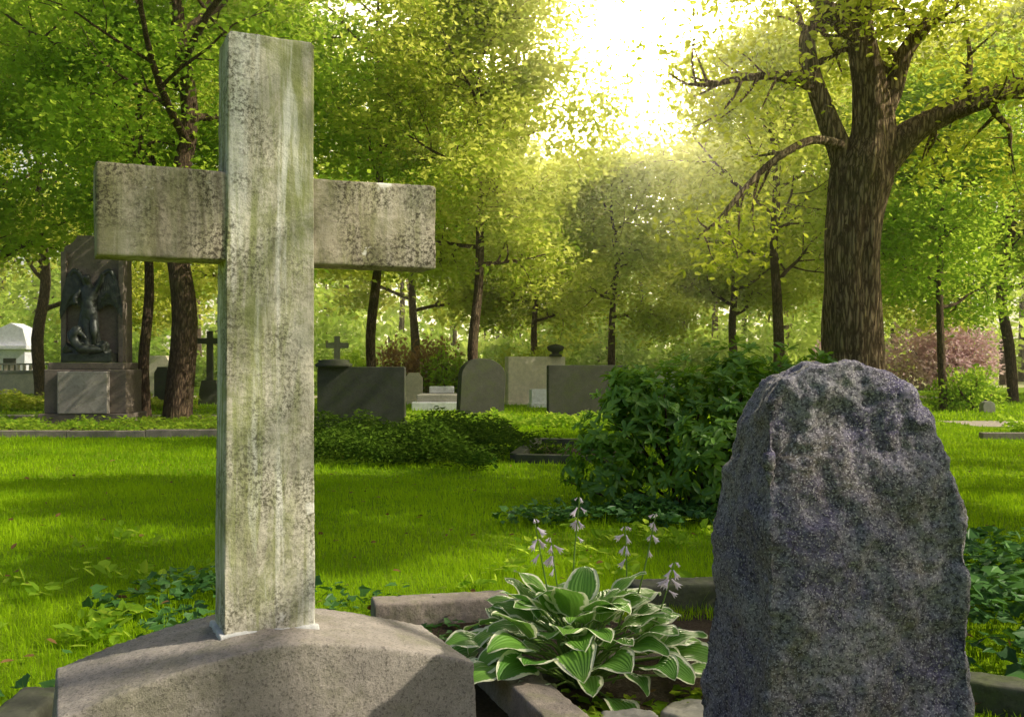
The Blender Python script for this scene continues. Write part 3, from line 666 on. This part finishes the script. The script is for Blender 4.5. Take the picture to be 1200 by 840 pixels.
def cross_grave(name,pxc,ptop,pw,d,mat,plh=.5):
    k=d/1167; h=CAMH-(ptop-425)*k; w=pw*k; e=empty(name,((pxc-600)*k,d,0),.1)
    bm=bmesh.new(); prism(bm,[(-w*.45,-.02),(w*.45,-.02),(w*.38,plh*.6),(w*.3,plh),(-w*.3,plh),(-w*.38,plh*.6)],-.2,.2,.02); mesh_obj('pedestal',bm,mat,parent=e)
    s=w*.11; m=h-w*.42
    bm=bmesh.new(); prism(bm,[(-s*1.2,plh-.01),(s*1.2,plh-.01),(s,m-s),(w/2,m-s*1.1),(w/2,m+s*1.1),(s,m+s),(s*1.1,h),(-s*1.1,h),(-s,m+s),(-w/2,m+s*1.1),(-w/2,m-s*1.1),(-s,m-s)],-.07,.07,.012); mesh_obj('cross',bm,mat,parent=e)
cross_grave('cross_gravestone',395,394,26,27,GREYST,1.1)
cross_grave('cross_gravestone',246,388,28,31,DARKST,.75)
lathe('stone_urn',[(.0,0),(.35,0),(.38,.05),(.3,.1),(.32,.14),(.0,.16)],DARKST,((403-600)*21/1167,19.8,1.21))
def wall():
    e=empty('cemetery_wall',(0,41,0)); bm=bmesh.new(); box(bm,-34,-18.6,-.15,.15,0,.85,.02); mesh_obj('wall_body',bm,PALEST,parent=e)
    bm=bmesh.new(); box(bm,-34.05,-18.55,-.2,.2,.853,.98,.02); mesh_obj('coping',bm,GREYST,parent=e)
    bm=bmesh.new()
    for i in range(60): box(bm,-33.9+i*.255,-33.8+i*.255,-.05,.05,.983,1.2,0)
    mesh_obj('balusters',bm,PALEST,parent=e)
    bm=bmesh.new(); box(bm,-34,-18.6,-.08,.08,1.203,1.27,.01); mesh_obj('rail',bm,GREYST,parent=e)
wall()
e=empty('mausoleum',((20-600)*47/1167,47,0))
bm=bmesh.new(); box(bm,-.7,.7,-.7,.7,0,1.9,.02); mesh_obj('walls',bm,WHITEST,parent=e)
bm=bmesh.new(); box(bm,-.85,.85,-.85,.85,1.903,2.1,.03); mesh_obj('cornice',bm,WHITEST,parent=e)
bm=bmesh.new(); prism(bm,[(-.75,2.103),(.75,2.103),(.55,2.9),(0,3.15),(-.55,2.9)],-.6,.6,.02); mesh_obj('roof',bm,WHITEST,parent=e)
bm=bmesh.new(); box(bm,-.3,.3,-.72,-.703,.1,1.5,.004); mesh_obj('door',bm,DARKST,parent=e)

# ------------------------------------------------------------------ angel monument
def skin(name,V,E,Rd,mat,parent,sub=2):
    me=bpy.data.meshes.new(name); me.from_pydata(V,E,[]); me.materials.append(mat); o=link(bpy.data.objects.new(name,me)); o.parent=parent
    sm=o.modifiers.new('skin','SKIN'); 
    for i,r in enumerate(Rd):
        me.skin_vertices[0].data[i].radius=(r,r) if not hasattr(r,'__len__') else r
    me.skin_vertices[0].data[0].use_root=True
    sm.use_smooth_shade=True; s=o.modifiers.new('s','SUBSURF'); s.levels=sub; s.render_levels=sub; return o
m=empty('angel_monument',(-8.73,20.8,0),.05)
for nm,a in [('step',(-.90,.90,-.62,.6,-.02,.26)),('pedestal',(-.82,.82,-.5,.5,.263,1.16)),('pedestal_block',(-.5,.5,-.66,-.503,.263,1.12)),('cornice',(-.76,.76,-.46,.46,1.163,1.30))]:
    bm=bmesh.new(); box(bm,*a,.02); mesh_obj(nm,bm,MONST if nm!='pedestal_block' else MONLT,parent=m)
bm=bmesh.new(); prism(bm,[(-.66,1.303),(.66,1.303),(.64,3.5),(.60,3.72),(.42,3.78),(.34,3.95),(-.34,3.95),(-.42,3.78),(-.60,3.72),(-.64,3.5)],-.02,.4,.02); mesh_obj('stele',bm,MONST,parent=m)
for i,(a,b,c,d) in enumerate([(-.64,-.53,1.303,3.6),(.53,.64,1.303,3.6)]):
    bm=bmesh.new(); box(bm,a,b,-.12,-.023,c,d,.015); mesh_obj('pilaster_%d'%(i+1),bm,MONST,parent=m)
bm=bmesh.new(); box(bm,-.5,.5,-.45,-.023,1.303,1.5,.03); o=mesh_obj('statue_base',bm,BRONZE,parent=m); 
V=[(.02,-.28,2.35),(.0,-.26,2.55),(-.02,-.24,2.78),(-.02,-.24,2.90),(-.04,-.28,3.02),(-.05,-.30,3.12),
   (-.17,-.24,2.80),(-.28,-.32,2.62),(-.20,-.44,2.50),(.13,-.24,2.80),(.25,-.30,2.95),(.30,-.36,3.15),
   (.09,-.30,2.2),(.16,-.42,1.92),(.13,-.34,1.60),(-.07,-.28,2.2),(-.12,-.26,1.9),(-.2,-.22,1.60),(.15,-.42,1.55),(-.2,-.3,1.54)]
E=[(0,1),(1,2),(2,3),(3,4),(4,5),(2,6),(6,7),(7,8),(2,9),(9,10),(10,11),(0,12),(12,13),(13,14),(14,18),(0,15),(15,16),(16,17),(17,19)]
Rd=[.13,.115,.14,.055,.09,.075,.07,.05,.035,.07,.05,.035,.10,.08,.05,.10,.08,.05,.035,.035]
skin('angel_figure',V,E,Rd,BRONZE,m)
mb=MB(); SEG=36; V=[];F=[];T_=[]; pr=[(.13,2.5),(.16,2.35),(.19,2.15),(.22,1.95),(.26,1.75),(.31,1.55)]
for i,(r,z) in enumerate(pr):
    for j in range(SEG):
        a=j*2*math.pi/SEG; rr=r*(1+.14*math.sin(a*7+z*3)*(i/5)+.05*math.sin(a*13)); V.append((rr*math.cos(a)-.03*i*.4,-.27+rr*.62*math.sin(a),z+(.12*math.cos(a*2) if i==5 else 0)))
for i in range(len(pr)-1):
    for j in range(SEG): F+=[i*SEG+j,i*SEG+(j+1)%SEG,(i+1)*SEG+(j+1)%SEG,(i+1)*SEG+j]; T_.append(4)
mb.add(V,F,T_,0,None,None,True); mb.build('robe',[BRONZE],parent=m)
for sd in (-1,1):
    mb=MB(); P=[];D=[];N=[];S=[]
    for row in range(3):
        nf=[14,12,10][row]
        for i in range(nf):
            t=i/(nf-1); bx=sd*(.10+.36*math.sin(t*1.5)); bz=2.86+.42*math.sin(min(1,t*1.3)*math.pi*.62)-.12*row-.12*t
            an=-(1.45-.35*t+.1*row); P.append((bx,-.13-.02*row,bz)); D.append((sd*math.cos(an)*.35,-.02,math.sin(an))); N.append((0,-1,0)); S.append([.95,.62,.36][row]*(.55+.45*t))
    fe=[(0,.04,0),(.4,.075,.01),(.8,.06,.01),(1,0,0),(.8,-.06,.01),(.4,-.075,.01),(0,-.04,0)]
    n=len(P); S=np.array(S); scatter(mb,fe,[0,1,2,3,4,5,6],[7],np.array(P),np.array(D),np.array(N,dtype=float),np.stack([S,np.full(n,.8),np.full(n,1.)],1))
    pp,rr=catmull([(sd*.06,-.14,2.8),(sd*.22,-.13,3.1),(sd*.38,-.13,3.2),(sd*.46,-.13,2.95)],[.05,.055,.05,.02],5); tube(mb,pp,rr,8,0)
    o=mb.build('wing_%d'%(1 if sd<0 else 2),[BRONZE],parent=m); so2=o.modifiers.new('s','SOLIDIFY'); so2.thickness=.015
V=[(-.22,-.40,1.62),(-.24,-.42,1.80),(-.20,-.44,1.95),(-.14,-.46,2.06),(-.36,-.42,1.9),(-.30,-.5,1.72),(-.08,-.46,1.88),(.02,-.5,1.78),(-.05,-.48,1.58),(.18,-.44,1.56),(.36,-.42,1.56)]
skin('mourner_figure',V,[(0,1),(1,2),(2,3),(2,4),(4,5),(2,6),(6,7),(0,8),(8,9),(9,10)],[.14,.12,.07,.075,.05,.035,.05,.035,.12,.09,.05],BRONZE,m)
bm=bmesh.new()
for x,z,r in [(.3,1.62,.13),(.1,1.56,.12),(-.38,1.58,.12),(.38,1.52,.09)]:
    bmesh.ops.create_icosphere(bm,subdivisions=3,radius=r,matrix=Matrix.Translation((x,-.36,z)))
for v in bm.verts: v.co+=Vector((noise.noise(v.co*9),noise.noise(v.co*9+Vector((5,0,0))),noise.noise(v.co*9+Vector((0,7,0)))))*.06
mesh_obj('rockwork',bm,BRONZE,parent=m,smooth=True)
print('done', len(bpy.data.objects))
